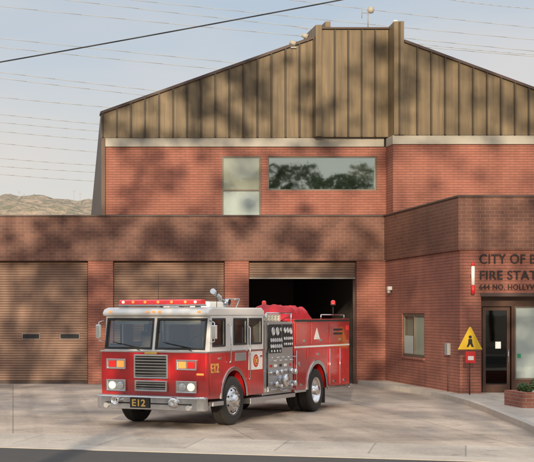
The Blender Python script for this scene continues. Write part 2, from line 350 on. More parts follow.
# ------------------------------------------------------------ fire station
YF, YU, YR, YW = 49.2, 50.5, 49.58, 41.0
XL, XE = -7.0, 21.0
ZT, ZB = 5.73, 4.22
st = thing('fire_station', 'red brick two storey fire station with dark brick band and bronze metal gable roof', 'building', (8,50,0))
d1 = (-1.27,2.57); d2 = (3.43,7.26); d3 = (8.08,11.78)
WX = 12.76
for (a,c) in ((XL,d1[0]),(d1[1],d2[0]),(d2[1],d3[0]),(d3[1],WX)):
    MB().box(a,c,YF,YF+.45,-.1,ZB).build('brick_pier','brick',st)
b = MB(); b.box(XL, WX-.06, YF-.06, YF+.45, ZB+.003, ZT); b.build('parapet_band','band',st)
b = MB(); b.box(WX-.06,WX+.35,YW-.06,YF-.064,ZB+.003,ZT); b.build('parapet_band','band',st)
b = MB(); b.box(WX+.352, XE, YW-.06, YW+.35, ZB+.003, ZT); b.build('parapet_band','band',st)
MB().box(XL, WX-.1, YF-.1, YF+.5, ZT+.002, ZT+.06).build('coping','flash',st,.01)
MB().box(WX-.1, WX+.4, YW-.1, YF+.5, ZT+.002, ZT+.06).build('coping','flash',st,.01)
MB().box(WX+.4, XE, YW-.1, YW+.4, ZT+.002, ZT+.06).build('coping','flash',st,.01)
wy0, wy1 = 44.55, 47.1
b = MB(); b.wall(YW, YF-.002, 0, ZB, [(wy0,wy1,1.02,2.42)], YZ, WX, WX+.35); b.build('wing_wall','brick',st)
ox0, ox1 = FX(481,YW), 17.2
b = MB(); b.wall(WX+.352, XE, 0, ZB, [(ox0,ox1,0,3.0)], XZ, YW, YW+.35); b.build('wing_wall','brick',st)
MB().box(ox0-.02, ox1+.02, YW-.02, YW+.3, 2.90, 3.0).build('lintel','flash',st,.005)
MB().box(WX+.35, XE, YW+.35, YF+2, 5.2, 5.3).build('flat_roof','roofing',st)
MB().box(XL, WX+.34, YF+.45, YU+.5, 5.2, 5.3).build('flat_roof','roofing',st)
MB().box(XE-.3,XE,YW+.35,YF+2,0,5.2).build('end_wall','brick',st)
MB().box(ox0-.3, ox0, YW+.352, YW+1.3, .1, 3.1).build('recess_wall','brick',st)
MB().box(ox0,ox1,YW+.352,YW+1.3,3.002,3.1).build('recess_ceiling','trim',st)
ye = YW+.5
dx0, dx1 = FX(482,ye), FX(511.5,ye)
b = MB(); b.wall(ox0, ox1, .13, 3.0, [(dx0,dx1,.13,2.62),(dx1+.09,17.0,.50,2.62)], XZ, ye, ye+.15); b.build('entrance_wall','wood',st)
dr = MB().wall(dx0+.03, dx1-.03, .14, 2.6, [(dx0+.12,dx1-.12,.36,2.5)], XZ, ye+.03, ye+.09).build('entrance_door','wood',st,.006)
MB().box(dx0+.12,dx1-.12,ye+.05,ye+.06,.36,2.5).build('glass','dglass',dr)
MB().tube([(dx1-.1,ye+.03,1.0),(dx1-.1,ye-.04,1.03),(dx1-.1,ye-.04,1.35),(dx1-.1,ye+.03,1.38)],.014).build('handle','chrome',dr)
MB().box(dx0+.40,dx0+.56,ye+.044,ye+.049,1.40,1.60).build('notice','blind',dr)
wn = MB().wall(dx1+.09,17.0,.50,2.62,[(dx1+.13,15.9,.55,2.58),(15.95,16.94,.55,2.58)],XZ,ye-.01,ye+.1).build('entrance_window','wframe',st,.005)
MB().box(dx1+.11,16.98,ye+.05,ye+.06,.52,2.6).build('blind','blind',wn)
MB().box(dx1+.12,16.96,ye+.02,ye+.025,.53,2.59).build('glass','bglass',wn)
MB().box(dx1+.18,dx1+.27,ye-.002,ye+.015,1.14,1.25).build('door_sticker','green',wn)
MB().box(ox0,ox1,ye+1.6,ye+1.7,.13,3.0).build('lobby_wall','inwall',st)
fm = YW-.02
text('lettering', 'CITY OF BURBANK', .385, 'letter', st, face_front(FX(479,YW), fm, FZ(263.5,YW)), .02, offset=.003, sx=.86, sp=1.08)
text('lettering', 'FIRE STATION 12', .365, 'letter', st, face_front(FX(479,YW), fm, FZ(279.5,YW)), .02, offset=.003, sx=.95, sp=1.08)
text('lettering', '644 NO. HOLLYWOOD WAY', .21, 'letter', st, face_front(FX(479,YW), fm, FZ(289.5,YW)), .02, offset=0, sx=.92, sp=1.08)
w = MB().wall(wy0,wy1,1.02,2.42,[(wy0+.1,wy0+1.22,1.12,2.32),(wy0+1.32,wy1-.1,1.12,2.32)],YZ,WX+.03,WX+.13).build('window','wframe',st,.006)
MB().box(WX+.05,WX+.055,wy0+.08,wy1-.08,1.1,2.34).build('pane','bglass',w)
MB().box(WX+.07,WX+.075,wy0+.09,wy0+1.27,1.1,2.34).build('blind','blindwarm',w)
MB().box(WX+.07,WX+.075,wy0+1.31,wy1-.09,1.1,1.7).build('paper','blind',w)
MB().box(WX+.14,WX+.15,wy0+.02,wy1-.02,1.04,2.4).build('backing','trim',w)
MB().box(WX-.05,WX+.03,wy0-.05,wy1+.05,.95,1.018).build('sill','brick',w,.005)
def slats(x0,x1,z0,z1,y,pitch=.085):
    b = MB(); pts = [(y+.06,z0)]; z = z0
    while z < z1-1e-6:
        zn = min(z+pitch,z1); h = zn-z
        pts += [(y,z+h*.12),(y-.008,z+h*.5),(y,z+h*.85),(y+.020,z+h*.93)]
        z = zn
    pts.append((y+.06,z1)); b.prism([(p[0],p[1]) for p in pts],'x',x0,x1); return b
for (x0,x1) in (d1,d2):
    g = slats(x0+.01,x1-.01,0.02,ZB-.01,YF+.22).build('garage_door','door',st)
    for (a,c) in ((22,40),(60,80)):
        wa = x0+ (a+24)/112*3.84; wb = x0+(c+24)/112*3.84
        f = MB().wall(wa,wb,1.53,1.73,[(wa+.025,wb-.025,1.552,1.708)],XZ,YF+.19,YF+.225).build('door_window','dframe',g)
        MB().box(wa+.025,wb-.025,YF+.2,YF+.21,1.552,1.708).build('pane','dark',f)
    MB().box(x0+.01,x1-.01,YF+.17,YF+.24,0.0,.1).build('bottom_rail','flash',g)
g = slats(d3[0]+.01,d3[1]-.01,3.66,ZB-.01,YF+.22).build('garage_door','doorh',st); g['label']='raised brown roller door with only its lowest slats showing'
MB().box(d3[0]+.01,d3[1]-.01,YF+.18,YF+.28,3.61,3.66).build('bottom_rail','rail',g)
for (x0,x1) in (d1,d2,d3):
    MB().box(x0,x0+.06,YF+.3,YF+.4,0,ZB-.02).build('door_track','flash',st)
    MB().box(x1-.06,x1,YF+.3,YF+.4,0,ZB-.02).build('door_track','flash',st)
MB().box(XL,XE-8,63,63.2,0,4.6).build('interior_wall','inwall',st)
MB().box(12.3,12.45,YF+.46,62.99,0,4.6).build('interior_wall','inwall',st)
MB().box(XL,XL+.2,YF+.46,62.99,0,5.2).build('interior_wall','inwall',st)
MB().box(XL,12.3,YF+.46,63,4.45,4.6).build('interior_ceiling','inwall',st)
MB().box(XL,12.3,YF+.1,63,-.02,.004).build('interior_floor','floor',st)
for i in range(6):
    x = 8.0+.7*i
    MB().box(x,x+.66,62.3,62.9,.1,2.1).build('locker','locker',st,.01)
ux0, ux1 = FX(105,YU), 13.12
zt0, zt1 = FZ(147,YU), FZ(138,YU)
wa = (FX(222,YU),FX(261,YU),5.8,FZ(156,YU)); wb = (FX(268,YU),FX(377,YU),FZ(190.5,YU),FZ(156,YU))
YB = 58.8
gx0 = FX(101,YU); gz0 = FZ(113,YU)
gx1 = FX(319,YU); gz1 = FZ(36,YU)
b = MB(); b.wall(ux0,ux1+.3,5.2,zt0,[wa,wb],XZ,YU,YU+.3); b.build('upper_wall','brick',st)
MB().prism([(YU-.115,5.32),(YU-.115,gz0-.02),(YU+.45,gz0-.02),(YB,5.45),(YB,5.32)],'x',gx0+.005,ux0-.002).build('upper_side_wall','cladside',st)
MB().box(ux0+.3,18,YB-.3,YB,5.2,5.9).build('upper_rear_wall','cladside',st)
b = MB(); b.box(ux0,ux1-.09,YU-.08,YU+.2,zt0+.002,zt1); b.build('fascia','trim',st,.01)
w = MB().wall(wa[0],wa[1],wa[2],wa[3],[(wa[0]+.05,wa[1]-.05,wa[2]+.05,FZ(190,YU)-.025),(wa[0]+.05,wa[1]-.05,FZ(190,YU)+.025,wa[3]-.05)],XZ,YU+.03,YU+.15).build('window','wframe',st,.006)
MB().box(wa[0]+.04,wa[1]-.04,YU+.06,YU+.066,wa[2]+.04,wa[3]-.04).build('pane','bglass',w)
MB().box(wa[0]+.045,wa[1]-.045,YU+.09,YU+.098,FZ(190,YU),wa[3]-.045).build('upper_blind','blindwarm',w)
MB().box(wa[0]+.045,wa[1]-.045,YU+.09,YU+.098,wa[2]+.045,FZ(190,YU)-.002).build('lower_blind','blind',w)
w = MB().wall(wb[0],wb[1],wb[2],wb[3],[(wb[0]+.05,wb[1]-.05,wb[2]+.05,wb[3]-.05)],XZ,YU+.05,YU+.15).build('window','wframe',st,.006)
MB().box(wb[0]+.04,wb[1]-.04,YU+.11,YU+.118,wb[2]+.04,wb[3]-.04).build('pane','wglass',w)
MB().box(wb[0]+.02,wb[1]-.02,YU+.24,YU+.25,wb[2]+.02,wb[3]-.02).build('backing','greenback',w)  # tinted sheet lifting the dark tree reflection in the glass
zb = zt1+.003
b = MB(); b.prism([(gx0,zb),(gx0,gz0),(gx1,gz1),(gx1,zb)],'y',YU-.12,YU+.4)
b.cur = 1; sx = gx0+.02
while sx < gx1:
    zz = gz0+(gz1-gz0)*(sx-gx0)/(gx1-gx0)
    b.box(sx,sx+.055,YU-.20,YU-.118,zb+.01,zz-.01); sx += .493
b.build('gable_cladding','clad',st,m2='seam')
b = MB(); b.prism([(gx0-.03,gz0-.06),(gx0-.03,gz0+.03),(gx1,gz1+.05),(gx1,gz1-.05)],'y',YU-.22,YU+.42); b.build('gable_edge','flash',st)
b = MB(); b.add([(ux0,YU+.42,gz0-.1),(gx1,YU+.42,gz1-.1),(gx1,YB,9.0),(ux0,YB,5.5)],[(0,1,2,3)]); b.build('rear_roof_slope','roofing',st)
cz = FZ(31,YU); cx0 = gx1+.003; cx1 = ux1-.005
b = MB(); b.box(cx0,cx1,YU-.3,YB-2,zb,cz); b.cur = 1
sx = cx0+.45
while sx < cx1-.1:
    b.box(sx,sx+.055,YU-.38,YU-.298,zb+.01,cz-.02); sx += .47
b.build('centre_cladding','clad',st,m2='seam')
MB().box(cx0-.05,cx1,YU-.40,YB-2,cz+.002,cz+.06).build('centre_coping','flash',st)
MB().box(cx0-.22,cx0-.003,YU-.5,YU+1.6,zb,cz+.12).build('roof_fin','clad',st,.01)
MB().box(cx0+.14,cx0+.32,YU-.38,YU+1.2,cz+.065,cz+.26).build('roof_vent','clad',st,.01)
RX = 13.12; fx1 = FX(403,YR); zr0, zr1 = FZ(144.5,YR), FZ(135.5,YR)
MB().box(RX,XE,YR,YR+.3,5.2,zr0).build('upper_wall','brick',st)
MB().box(RX,RX+.3,YR+.302,YU-.002,5.2,zr0).build('upper_wall','brick',st)
MB().box(RX-.03,XE,YR-.08,YR+.25,zr0+.002,zr1).build('fascia','trim',st,.01)
MB().box(RX-.03,RX+.2,YR+.252,YU-.1,zr0+.002,zr1).build('fascia','trim',st,.01)
rb = zr1+.003; ra = FZ(42,YR); rc = FZ(90,YR); xr = FX(534,YR); sl2 = (rc-ra)/(xr-fx1); ze = ra+sl2*(XE-fx1)
b = MB(); b.prism([(fx1,rb),(fx1,ra),(XE,ze),(XE,rb)],'y',YR-.12,YB); b.cur = 1
sx = fx1+.42
while sx < XE:
    zz = ra+sl2*(sx-fx1); b.box(sx,sx+.055,YR-.20,YR-.118,rb+.01,zz-.01); sx += .48
b.build('gable_cladding','clad',st,m2='seam')
b = MB(); b.prism([(fx1,ra-.04),(fx1,ra+.05),(XE,ze+.05),(XE,ze-.04)],'y',YR-.22,YB+.1); b.build('gable_edge','flash',st)
b = MB(); b.prism([(YR-.16,rb),(YR-.16,FZ(22,YR)),(YU+1.5,FZ(27,YR)),(YU+1.5,rb)],'x',RX,fx1-.003); b.cur=1; b.box(RX+.15,RX+.20,YR-.23,YR-.158,rb+.01,FZ(23,YR)); b.build('roof_fin','clad',st,.01,m2='seam')

def mast(px, py0, py1, Y, kind, label):
    x = FX(px,Y); z0 = FZ(py0,Y); z1 = FZ(py1,Y)
    t = thing('roof_antenna' if kind=='dome' else 'roof_floodlight', label, 'antenna' if kind=='dome' else 'floodlight', (x,Y,z0))
    MB().cyl((x,Y,z0),(x,Y,z1),.025,.02,8).build('pole','grey',t)
    if kind=='dome':
        MB().lathe([(0,-.13),(.09,-.10),(.13,0),(.09,.10),(0,.13)],(x+.10,Y,z1),(0,0,1),16).build('dome','trim',t)
        MB().cyl((x-.22,Y,z1-.1),(x+.1,Y,z1-.1),.015,n=6).cyl((x-.22,Y,z1-.3),(x-.22,Y,z1+.1),.012,n=6).build('arm','grey',t)
    else:
        MB().cyl((x-.12,Y-.05,z1+.1),(x+.08,Y-.1,z1+.02),.07,.10,12).build('lamp','trim',t)
        MB().box(x-.1,x+.1,Y-.1,Y+.1,z0-.02,z0+.04).build('bracket','grey',t)
mast(368,30,10,51.5,'dome','white ball antenna on a thin pole above the roof centre')
mast(305,41,38,50.4,'f','small white floodlight on the roof edge beside the centre block')
mast(293,48,45,50.4,'f','lower small white floodlight on the sloping roof edge')
Y = YR+.8; t = thing('roof_camera','small white camera on the roof fin top','camera',(FX(396,Y)-.1,Y,FZ(27,Y)))
MB().box(FX(393,Y),FX(397,Y),Y-.1,Y+.1,FZ(24,Y),FZ(20.5,Y)).build('housing','wwhite',t,.02)
Y = YW-.14; x = FX(473,Y)
t = thing('wall_lantern','red and white cylindrical wall lamp left of the sign lettering','wall lamp',(x,YW,FZ(294,YW)))
MB().cyl((x,Y,FZ(285,Y)),(x,Y,FZ(266,Y)),.05,n=16).build('tube','wwhite',t)
MB().cyl((x,Y,FZ(294,Y)),(x,Y,FZ(285.2,Y)),.055,n=16).build('base_cap','signred',t)
MB().cyl((x,Y,FZ(265.8,Y)),(x,Y,FZ(262,Y)),.06,.03,16).build('top_cap','signred',t)
MB().box(x-.03,x+.03,Y,YW,FZ(277,Y),FZ(275,Y)).build('bracket','flash',t)
Yq = 48.4
t = thing('wall_lamp','small white wall lamp on the wing side wall near the corner','wall lamp',(WX,Yq,3.1))
MB().box(WX-.14,WX,Yq-.1,Yq+.1,3.2,3.33).build('housing','wwhite',t,.02); MB().cyl((WX-.09,Yq,3.2),(WX-.09,Yq,3.10),.05,.07,12).build('shade','lampoff',t)
Yq = 42.0
t = thing('junction_box','small grey utility box on the wing side wall near the yellow sign','utility box',(WX,Yq,1.2))
MB().box(WX-.1,WX,Yq-.14,Yq+.14,1.2,1.55).build('box','grey',t,.01); MB().cyl((WX-.04,Yq,.13),(WX-.04,Yq,1.2),.012,n=8).build('conduit','flash',t)
Y = 40.3; x = FX(470,Y); k = Y/F
t = thing('warning_sign','yellow triangular warning sign with a black figure beside the entrance corner','sign',(x,Y,.13))
MB().cyl((x,Y+.03,.12),(x,Y+.03,FZ(328,Y)),.018,n=10).build('post','flash',t)
tri = [(x-12.3*k,FZ(349.5,Y)),(x+12.3*k,FZ(349.5,Y)),(x+.8*k,FZ(327,Y)),(x-.8*k,FZ(327,Y))]
p = MB().prism(tri,'y',Y-.02,Y).build('sign_panel','yellow',t,.004)
MB().cyl((x,Y-.024,FZ(337,Y)),(x,Y-.02,FZ(337,Y)),.045,n=16).prism([(x-.05,FZ(339,Y)),(x+.05,FZ(339,Y)),(x+.06,FZ(343,Y)),(x+.1,FZ(347,Y)),(x+.04,FZ(347,Y)),(x,FZ(344,Y)),(x-.05,FZ(347,Y)),(x-.1,FZ(347,Y)),(x-.06,FZ(343,Y))],'y',Y-.024,Y-.019).build('figure','letter',p)
t2 = thing('alarm_box','red square alarm box below the yellow triangular sign','box',(x,Y,FZ(363,Y)))
MB().box(x-.15,x+.13,Y-.1,Y,FZ(363,Y),FZ(351.5,Y)).build('case','signred',t2,.01); MB().box(x-.09,x+.07,Y-.108,Y-.1,FZ(360,Y),FZ(356,Y)).build('cover','wwhite',t2)

# planter
px0,px1,py0,py1 = 12.3,16.8,34.7,35.95
t = thing('brick_planter','low red brick planter box beside the entrance walkway','planter',((px0+px1)/2,(py0+py1)/2,.13))
MB().wall(px0,px1,py0,py1,[(px0+.2,px1-.2,py0+.2,py1-.2)],lambda u,v,d:(u,v,d),.13,.50).build('wall','planter',t)
MB().box(px0+.18,px1-.18,py0+.18,py1-.18,.13,.45).build('soil','soil',t)
def leafball(b, c, r, n, size, flat=1.):
    for _ in range(n):
        d = Vector((random.gauss(0,1),random.gauss(0,1),random.gauss(0,1))).normalized()
        p = Vector(c)+Vector((d.x*r,d.y*r,d.z*r*flat))*random.uniform(.35,1)
        a = Vector((random.gauss(0,1),random.gauss(0,1),random.gauss(0,1))).normalized(); e = a.orthogonal().normalized()
        s = size*random.uniform(.6,1.3)
        b.add([p-a*s,p+e*s*.45,p+a*s,p-e*s*.45],[(0,1,2,3)])
for i,(sx_,sy_,r,l) in enumerate([(12.62,35.5,.15,'small low green shrub at the left corner of the brick planter'),(12.95,35.4,.24,'rounded green shrub behind the first in the brick planter'),(13.9,35.3,.34,'larger green shrub in the brick planter right of the others')]):
    t = thing('shrub',l,'shrub',(sx_,sy_,.45))
    b = MB(); leafball(b,(sx_,sy_,.45+r*.7),r,420,.05); b.build('foliage','shrub',t,norm=False)
    b = MB()
    for q in range(5): b.cyl((sx_,sy_,.43),(sx_+random.uniform(-.1,.1),sy_+random.uniform(-.1,.1),.45+r),.012,.005,6)
    b.build('stem','bark',t)
for i,(sx_,sy_,r) in enumerate([(12.75,35.02,.10),(13.15,35.0,.13)]):
    b = MB(); prof=[(0,-r*.4),(r*.9,-r*.3),(r*1.1,0),(r*.7,r*.5),(0,r*.65)]; b.lathe(prof,(sx_,sy_,.48),(0,0,1),9)
    o = b.build('boulder','stone'); tag(o, ['smaller pale boulder in the brick planter','larger pale boulder in the brick planter'][i],'rock')

# ------------------------------------------------------------ overhead wires
def wire(p0, p1, Y, r, m, label, group=None, ext=.6, sag=.6, cat='wire'):
    a = Vector((FX(p0[0],Y),Y,FZ(p0[1],Y))); c = Vector((FX(p1[0],Y),Y,FZ(p1[1],Y))); d = c-a
    A = a-d*ext; B = c+d*ext; pts = []
    for i in range(25):
        q = i/24; P = A.lerp(B,q); P.z += -sag*4*q*(1-q)+sag*.9; pts.append(P)
    b = MB(); b.tube(pts,r,6); tag(b.build('overhead_wire',m),label,cat,group)
wire((0,62),(340,0),75,.036,'cable','single thick black cable crossing the sky above the gable',ext=1.2,sag=.4)
lw = [((0,6),(250,31)),((60,0),(534,52)),((0,38),(260,65)),((0,47),(240,71)),((0,72),(170,92)),((0,78),(180,99)),((0,97),(120,108)),((0,114),(100,124)),((0,122),(100,131)),((0,131),(100,140)),((0,143),(100,152)),((0,158),(95,165)),((0,166),(95,172)),((0,174),(95,181))]
for a,c in lw: wire(a,c,150,.032,'wire','one of the thin grey transmission wires crossing the sky behind the station','thin transmission wires in the sky', ext=1.6 if c[0]<300 else .5)
for a,c in [((290,0),(534,28)),((130,0),(534,40)),((450,0),(534,9)),((400,42),(534,55))]:
    wire(a,c,160,.032,'wire','one of the thin grey transmission wires crossing the sky behind the station','thin transmission wires in the sky',ext=.8)

# ------------------------------------------------------------ fire engine
ANG = math.atan2(.847,.532)
tr = thing('fire_engine','red and white fire engine parked at an angle on the apron with red roof lights','fire engine',(2.85,30.295,0),ANG,world=False)
def P(b,name,m,parent=tr,bevel=0.,seg=2): return b.build(name,m,parent,bevel,seg)
HW = 1.25
def arch(cx,cz,R,zb_,n=18):
    a0 = math.asin((zb_-cz)/R); return [(cx+R*math.cos(a0+(math.pi-2*a0)*i/n), cz+R*math.sin(a0+(math.pi-2*a0)*i/n)) for i in range(n+1)]
FXc, RXc, WR = 1.62, 6.70, .53
poly = [(.25,.62),(.22,1.0),(.22,1.6),(3.32,1.6),(3.32,.6)]+arch(FXc,WR,.67,.6)
P(MB().prism(poly,'y',-HW,HW),'cab_body','red',bevel=.03,seg=3)
for s in (-1,1):
    A = arch(FXc,WR,.66,.6); B = arch(FXc,WR,.74,.6)
    P(MB().prism(A+B[::-1],'y',s*HW-.018,s*HW+.018),'wheel_arch','chrome',bevel=.006)
P(MB().box(.5,3.2,-1.0,1.0,.62,.98),'cab_floor','chassis')
zt_, zl_ = 2.36, 1.603
rake = lambda z: .24+(z-1.6)*.2
cab = MB()
for s in (-1,1):
    y0,y1 = (-HW+.01,-HW+.06) if s<0 else (HW-.06,HW-.01)
    cab.wall(.46,3.3,zl_,zt_,[(.52,1.15,1.72,2.30),(1.62,2.32,1.74,2.30),(2.46,3.16,1.74,2.30)],XZ,y0,y1)
cab.box(3.24,3.3,-HW+.062,HW-.062,zl_,zt_)
n0 = len(cab.v)
cab.wall(-HW+.02,HW-.02,zl_,zt_,[(-1.17,-.045,1.66,2.30),(.045,1.17,1.66,2.30)],YZ,0,.06)
for i in range(n0,len(cab.v)):
    x,y,z = cab.v[i]; cab.v[i] = (x+rake(z)+ (.10 if abs(y)>1.2 else (.02 if abs(y)>1.1 else 0)),y,z)
for s in (-1,1):
    cab.prism([(rake(zl_)+.12,zl_),(.46,zl_),(.46,zt_),(rake(zt_)+.05,zt_)],'y',-HW+.012 if s<0 else HW-.06, -HW+.06 if s<0 else HW-.012)
P(cab,'cab_frame','white',bevel=.008)
P(MB().prism([(.30,zt_+.002),(.27,2.42),(.34,2.50),(.5,2.54),(3.2,2.54),(3.34,2.48),(3.34,zt_+.002)],'y',-HW,HW),'roof','white',bevel=.04,seg=3)
P(MB().box(.2,3.33,-HW-.012,-HW+.01,1.585,1.615),'belt_trim','chrome',bevel=.004)
P(MB().box(.2,3.33,HW-.01,HW+.012,1.585,1.615),'belt_trim','chrome',bevel=.004)
P(MB().box(.196,.24,-HW+.012,HW-.012,1.585,1.62),'belt_trim','chrome',bevel=.004)
for s in (-1,1):
    y = s*(HW-.035)
    for (a,c) in ((.52,1.15),(1.62,2.32),(2.46,3.16)):
        z0 = 1.72 if a<1 else 1.74
        w = P(MB().box(a+.02,c-.02,y-.004,y+.004,z0+.02,2.28),'side_window','tglass')
        P(MB().wall(a-.012,c+.012,z0-.012,2.312,[(a+.028,c-.028,z0+.028,2.272)],XZ,s*HW-.012,s*HW+.012),'seal','black',w,.004)
for s in (-1,1):
    y0,y1 = (-1.17,-.045) if s<0 else (.045,1.17)
    b = MB(); b.wall(y0,y1,1.66,2.30,[],YZ,.025,.032)
    for i in range(len(b.v)):
        x,y,z = b.v[i]; b.v[i] = (x+rake(z)+(.03 if abs(y)>1.1 else 0),y,z)
    w = P(b,'windshield','tglass')
    b = MB(); b.wall(y0-.012,y1+.012,1.645,2.312,[(y0+.03,y1-.03,1.69,2.27)],YZ,-.012,.02)
    for i in range(len(b.v)):
        x,y,z = b.v[i]; b.v[i] = (x+rake(z)+(.02 if abs(y)>1.1 else 0),y,z)
    P(b,'seal','black',w)
    yw = y0+.25; P(MB().tube([(rake(1.62)-.03,yw,1.62),(rake(1.72)-.03,yw+.35,1.74)],.009,6).cyl((rake(1.70)-.03,yw+.05,1.69),(rake(1.8)-.03,yw+.68,1.80),.009,n=6),'wiper','black',w)
    P(MB().box(rake(2.2)+.06,rake(2.2)+.08,y0+.15,y1-.15,2.18,2.28),'sun_visor','trim',w,.006)
P(MB().box(.4,.75,-1.1,1.1,1.2,1.68),'dashboard','seat',bevel=.04)
for y in (-.75,.75):
    P(MB().box(1.2,1.7,y-.25,y+.25,1.1,1.45).box(1.6,1.75,y-.25,y+.25,1.4,2.02).box(1.63,1.72,y-.14,y+.14,2.03,2.2),'seat','seatc',bevel=.04)
for y in (-.8,0,.8):
    P(MB().box(2.9,3.2,y-.25,y+.25,1.1,1.5).box(3.08,3.2,y-.25,y+.25,1.5,2.15),'seat','seatc',bevel=.05)
b = MB()
for i in range(20):
    t0,t1 = 2*math.pi*i/20, 2*math.pi*(i+1)/20; f_=lambda t_: (.9+.1*math.sin(t_),-.75+.22*math.cos(t_),1.74+.2*math.sin(t_)); b.cyl(f_(t0),f_(t1),.014,n=6)
P(b,'steering_wheel','black')
P(MB().box(1.15,1.55,-.35,.35,1.0,1.80),'engine_cover','seat',bevel=.06)
def door(x0,x1,z0,z1,s,m,lab=None):
    y0,y1 = (-HW-.012,-HW+.002) if s<0 else (HW-.002,HW+.012)
    d = P(MB().box(x0,x1,y0,y1,z0,z1),'cab_door',m,bevel=.006)
    P(MB().box(x1-.2,x1-.06,y0-.02 if s<0 else y0,y1 if s<0 else y1+.02,z1-.13,z1-.09),'handle','chrome',d,.006)
    if lab: d['label']=lab
    return d
for s in (-1,1):
    door(.36,.97,.70,1.57,s,'redlow')
    dd = door(2.42,3.2,1.16,1.57,s,'white','white upper panel of the crew door with round badge')
    P(MB().box(2.42,3.2,s*HW-.01,s*HW+.01,.66,1.15),'crew_door_lower','redlow',bevel=.006)
    P(MB().tube([(1.32,s*(HW+.0),1.35),(1.32,s*(HW+.06),1.38),(1.32,s*(HW+.06),2.15),(1.32,s*HW,2.18)],.016),'grab_handle','chrome')
    P(MB().tube([(2.39,s*HW,.95),(2.39,s*(HW+.05),.98),(2.39,s*(HW+.05),2.1),(2.39,s*HW,2.13)],.014),'grab_handle','chrome')
    ya,yb = sorted((s*(HW-.12),s*(HW+.06)))
    P(MB().box(.40,.95,ya,yb,.47,.56),'step','plate',bevel=.01)
    P(MB().box(2.4,3.3,ya,yb,.42,.54),'step','plate',bevel=.01)
    P(MB().box(1.68,2.28,s*HW-.008,s*HW+.008,1.38,1.56),'side_vent','steel',bevel=.004)
bx_,bz_ = 2.80,1.36
p = P(MB().cyl((bx_,-HW-.022,bz_),(bx_,-HW-.012,bz_),.140,n=28),'badge','redlow')
P(MB().cyl((bx_,-HW-.026,bz_),(bx_,-HW-.0222,bz_),.100,n=28),'badge_ring','gold',p)
P(MB().cyl((bx_,-HW-.030,bz_),(bx_,-HW-.0262,bz_),.082,n=28),'badge_field','redlow',p)
b = MB(); b.cyl((bx_,-HW-.035,bz_),(bx_,-HW-.0302,bz_),.030,n=12)
for i in range(4):
    a=math.pi/4+i*math.pi/2; b.cyl((bx_+.05*math.cos(a),-HW-.034,bz_+.05*math.sin(a)),(bx_+.05*math.cos(a),-HW-.0302,bz_+.05*math.sin(a)),.016,n=8)
P(b,'badge_mark','gold',p)
def face_nose(x,y,z): return Matrix(((0,0,-1,x),(-1,0,0,y),(0,1,0,z),(0,0,0,1)))
text('unit_number','E12',.27,'gold',tr,face_front(.375,-HW-.018,1.17),.004,offset=.006,sx=1.05)
def grille(z0,z1,y0,y1,n):
    g = P(MB().wall(y0,y1,z0,z1,[(y0+.035,y1-.035,z0+.035,z1-.035)],YZ,.15,.225),'grille','chrome',bevel=.008)
    P(MB().box(.205,.219,y0+.03,y1-.03,z0+.03,z1-.03),'grille_backing','black',g)
    b = MB()
    for i in range(n):
        z = z0+.035+(z1-z0-.07)*(i+.5)/n; b.box(.165,.2,y0+.036,y1-.036,z-.010,z+.008)
    P(b,'grille_bars','chrome',g)
    return g
grille(1.03,1.54,-.38,.42,7); grille(.76,.99,-.36,.40,3)
P(MB().box(.14,.222,-.12,.16,1.545,1.60),'nose_badge','gold',bevel=.01)
def lampbox(yc,zc,m1,m2,name,h=.24,rnd=False):
    g = P(MB().wall(yc-.235,yc+.235,zc-h/2,zc+h/2,[(yc-.205,yc+.205,zc-h/2+.025,zc+h/2-.025)],YZ,.165,.225),name,'chrome',bevel=.008)
    P(MB().box(.2,.218,yc-.21,yc+.21,zc-h/2+.02,zc+h/2-.02),'housing','steel',g)
    for q,mm in ((-.1,m1),(.1,m2)):
        if rnd: P(MB().lathe([(.08,.0),(.082,-.022),(.074,-.028),(.05,-.036),(0,-.04)],(.2,yc+q,zc),(1,0,0),20),'lens',mm,g)
        else: P(MB().box(.178,.2,yc+q-.085,yc+q+.085,zc-h/2+.04,zc+h/2-.04),'lens',mm,g,.012)
for yc in (-.80,.86):
    lampbox(yc,.87,'lamp' if yc<0 else 'lampoff','lampoff' if yc<0 else 'lamp','headlight',.25,True)
    lampbox(yc,1.33,'lensred' if yc<0 else 'lensamber','lensamber' if yc<0 else 'lensred','warning_light',.22)
for y in (-1.05,-.14,0,.14,1.05): P(MB().box(.25,.3,y-.035,y+.035,2.43,2.465),'marker_light','lensamber',bevel=.006)
P(MB().box(.205,.222,-1.18,-1.02,1.12,1.16),'nose_marker','lensamber',bevel=.004)
bp = [(.24,-1.27),(.09,-1.27),(.0,-1.12),(-.03,-.7),(-.03,.7),(.0,1.12),(.09,1.27),(.24,1.27)]
bm_ = P(MB().prism(bp,'z',.38,.66),'bumper','chrome',bevel=.02,seg=3)
P(MB().prism([(.24,-1.24),(.1,-1.24),(.02,-1.1),(0,-.7),(0,.7),(.02,1.1),(.1,1.24),(.24,1.24)],'z',.662,.675),'tread_plate','plate',bm_)
P(MB().box(-.045,-.031,-1.0,1.0,.5,.53),'rub_strip','black',bm_)
pl = P(MB().box(-.06,-.046,-.06,.40,.415,.635),'number_plate','black',bm_,.004)
text('unit_number','E12',.20,'gold',tr,face_nose(-.064,.36,.455),.003,offset=.005,sx=1.1)
P(MB().lathe([(0,-.06),(.05,-.10),(.10,-.08),(.12,0),(.1,.04),(0,.04)],(-.04,-.62,.55),(1,0,0),20),'siren','chrome',bm_)
P(MB().lathe([(.02,-.04),(.08,-.12),(.095,-.12),(.03,.0),(.03,.04)],(-.02,.72,.56),(1,0,0),20),'siren','chrome',bm_)
for y in (-.95,.98): P(MB().cyl((-.06,y,.45),(.0,y,.45),.055,n=16),'fog_light','lampoff',bm_)
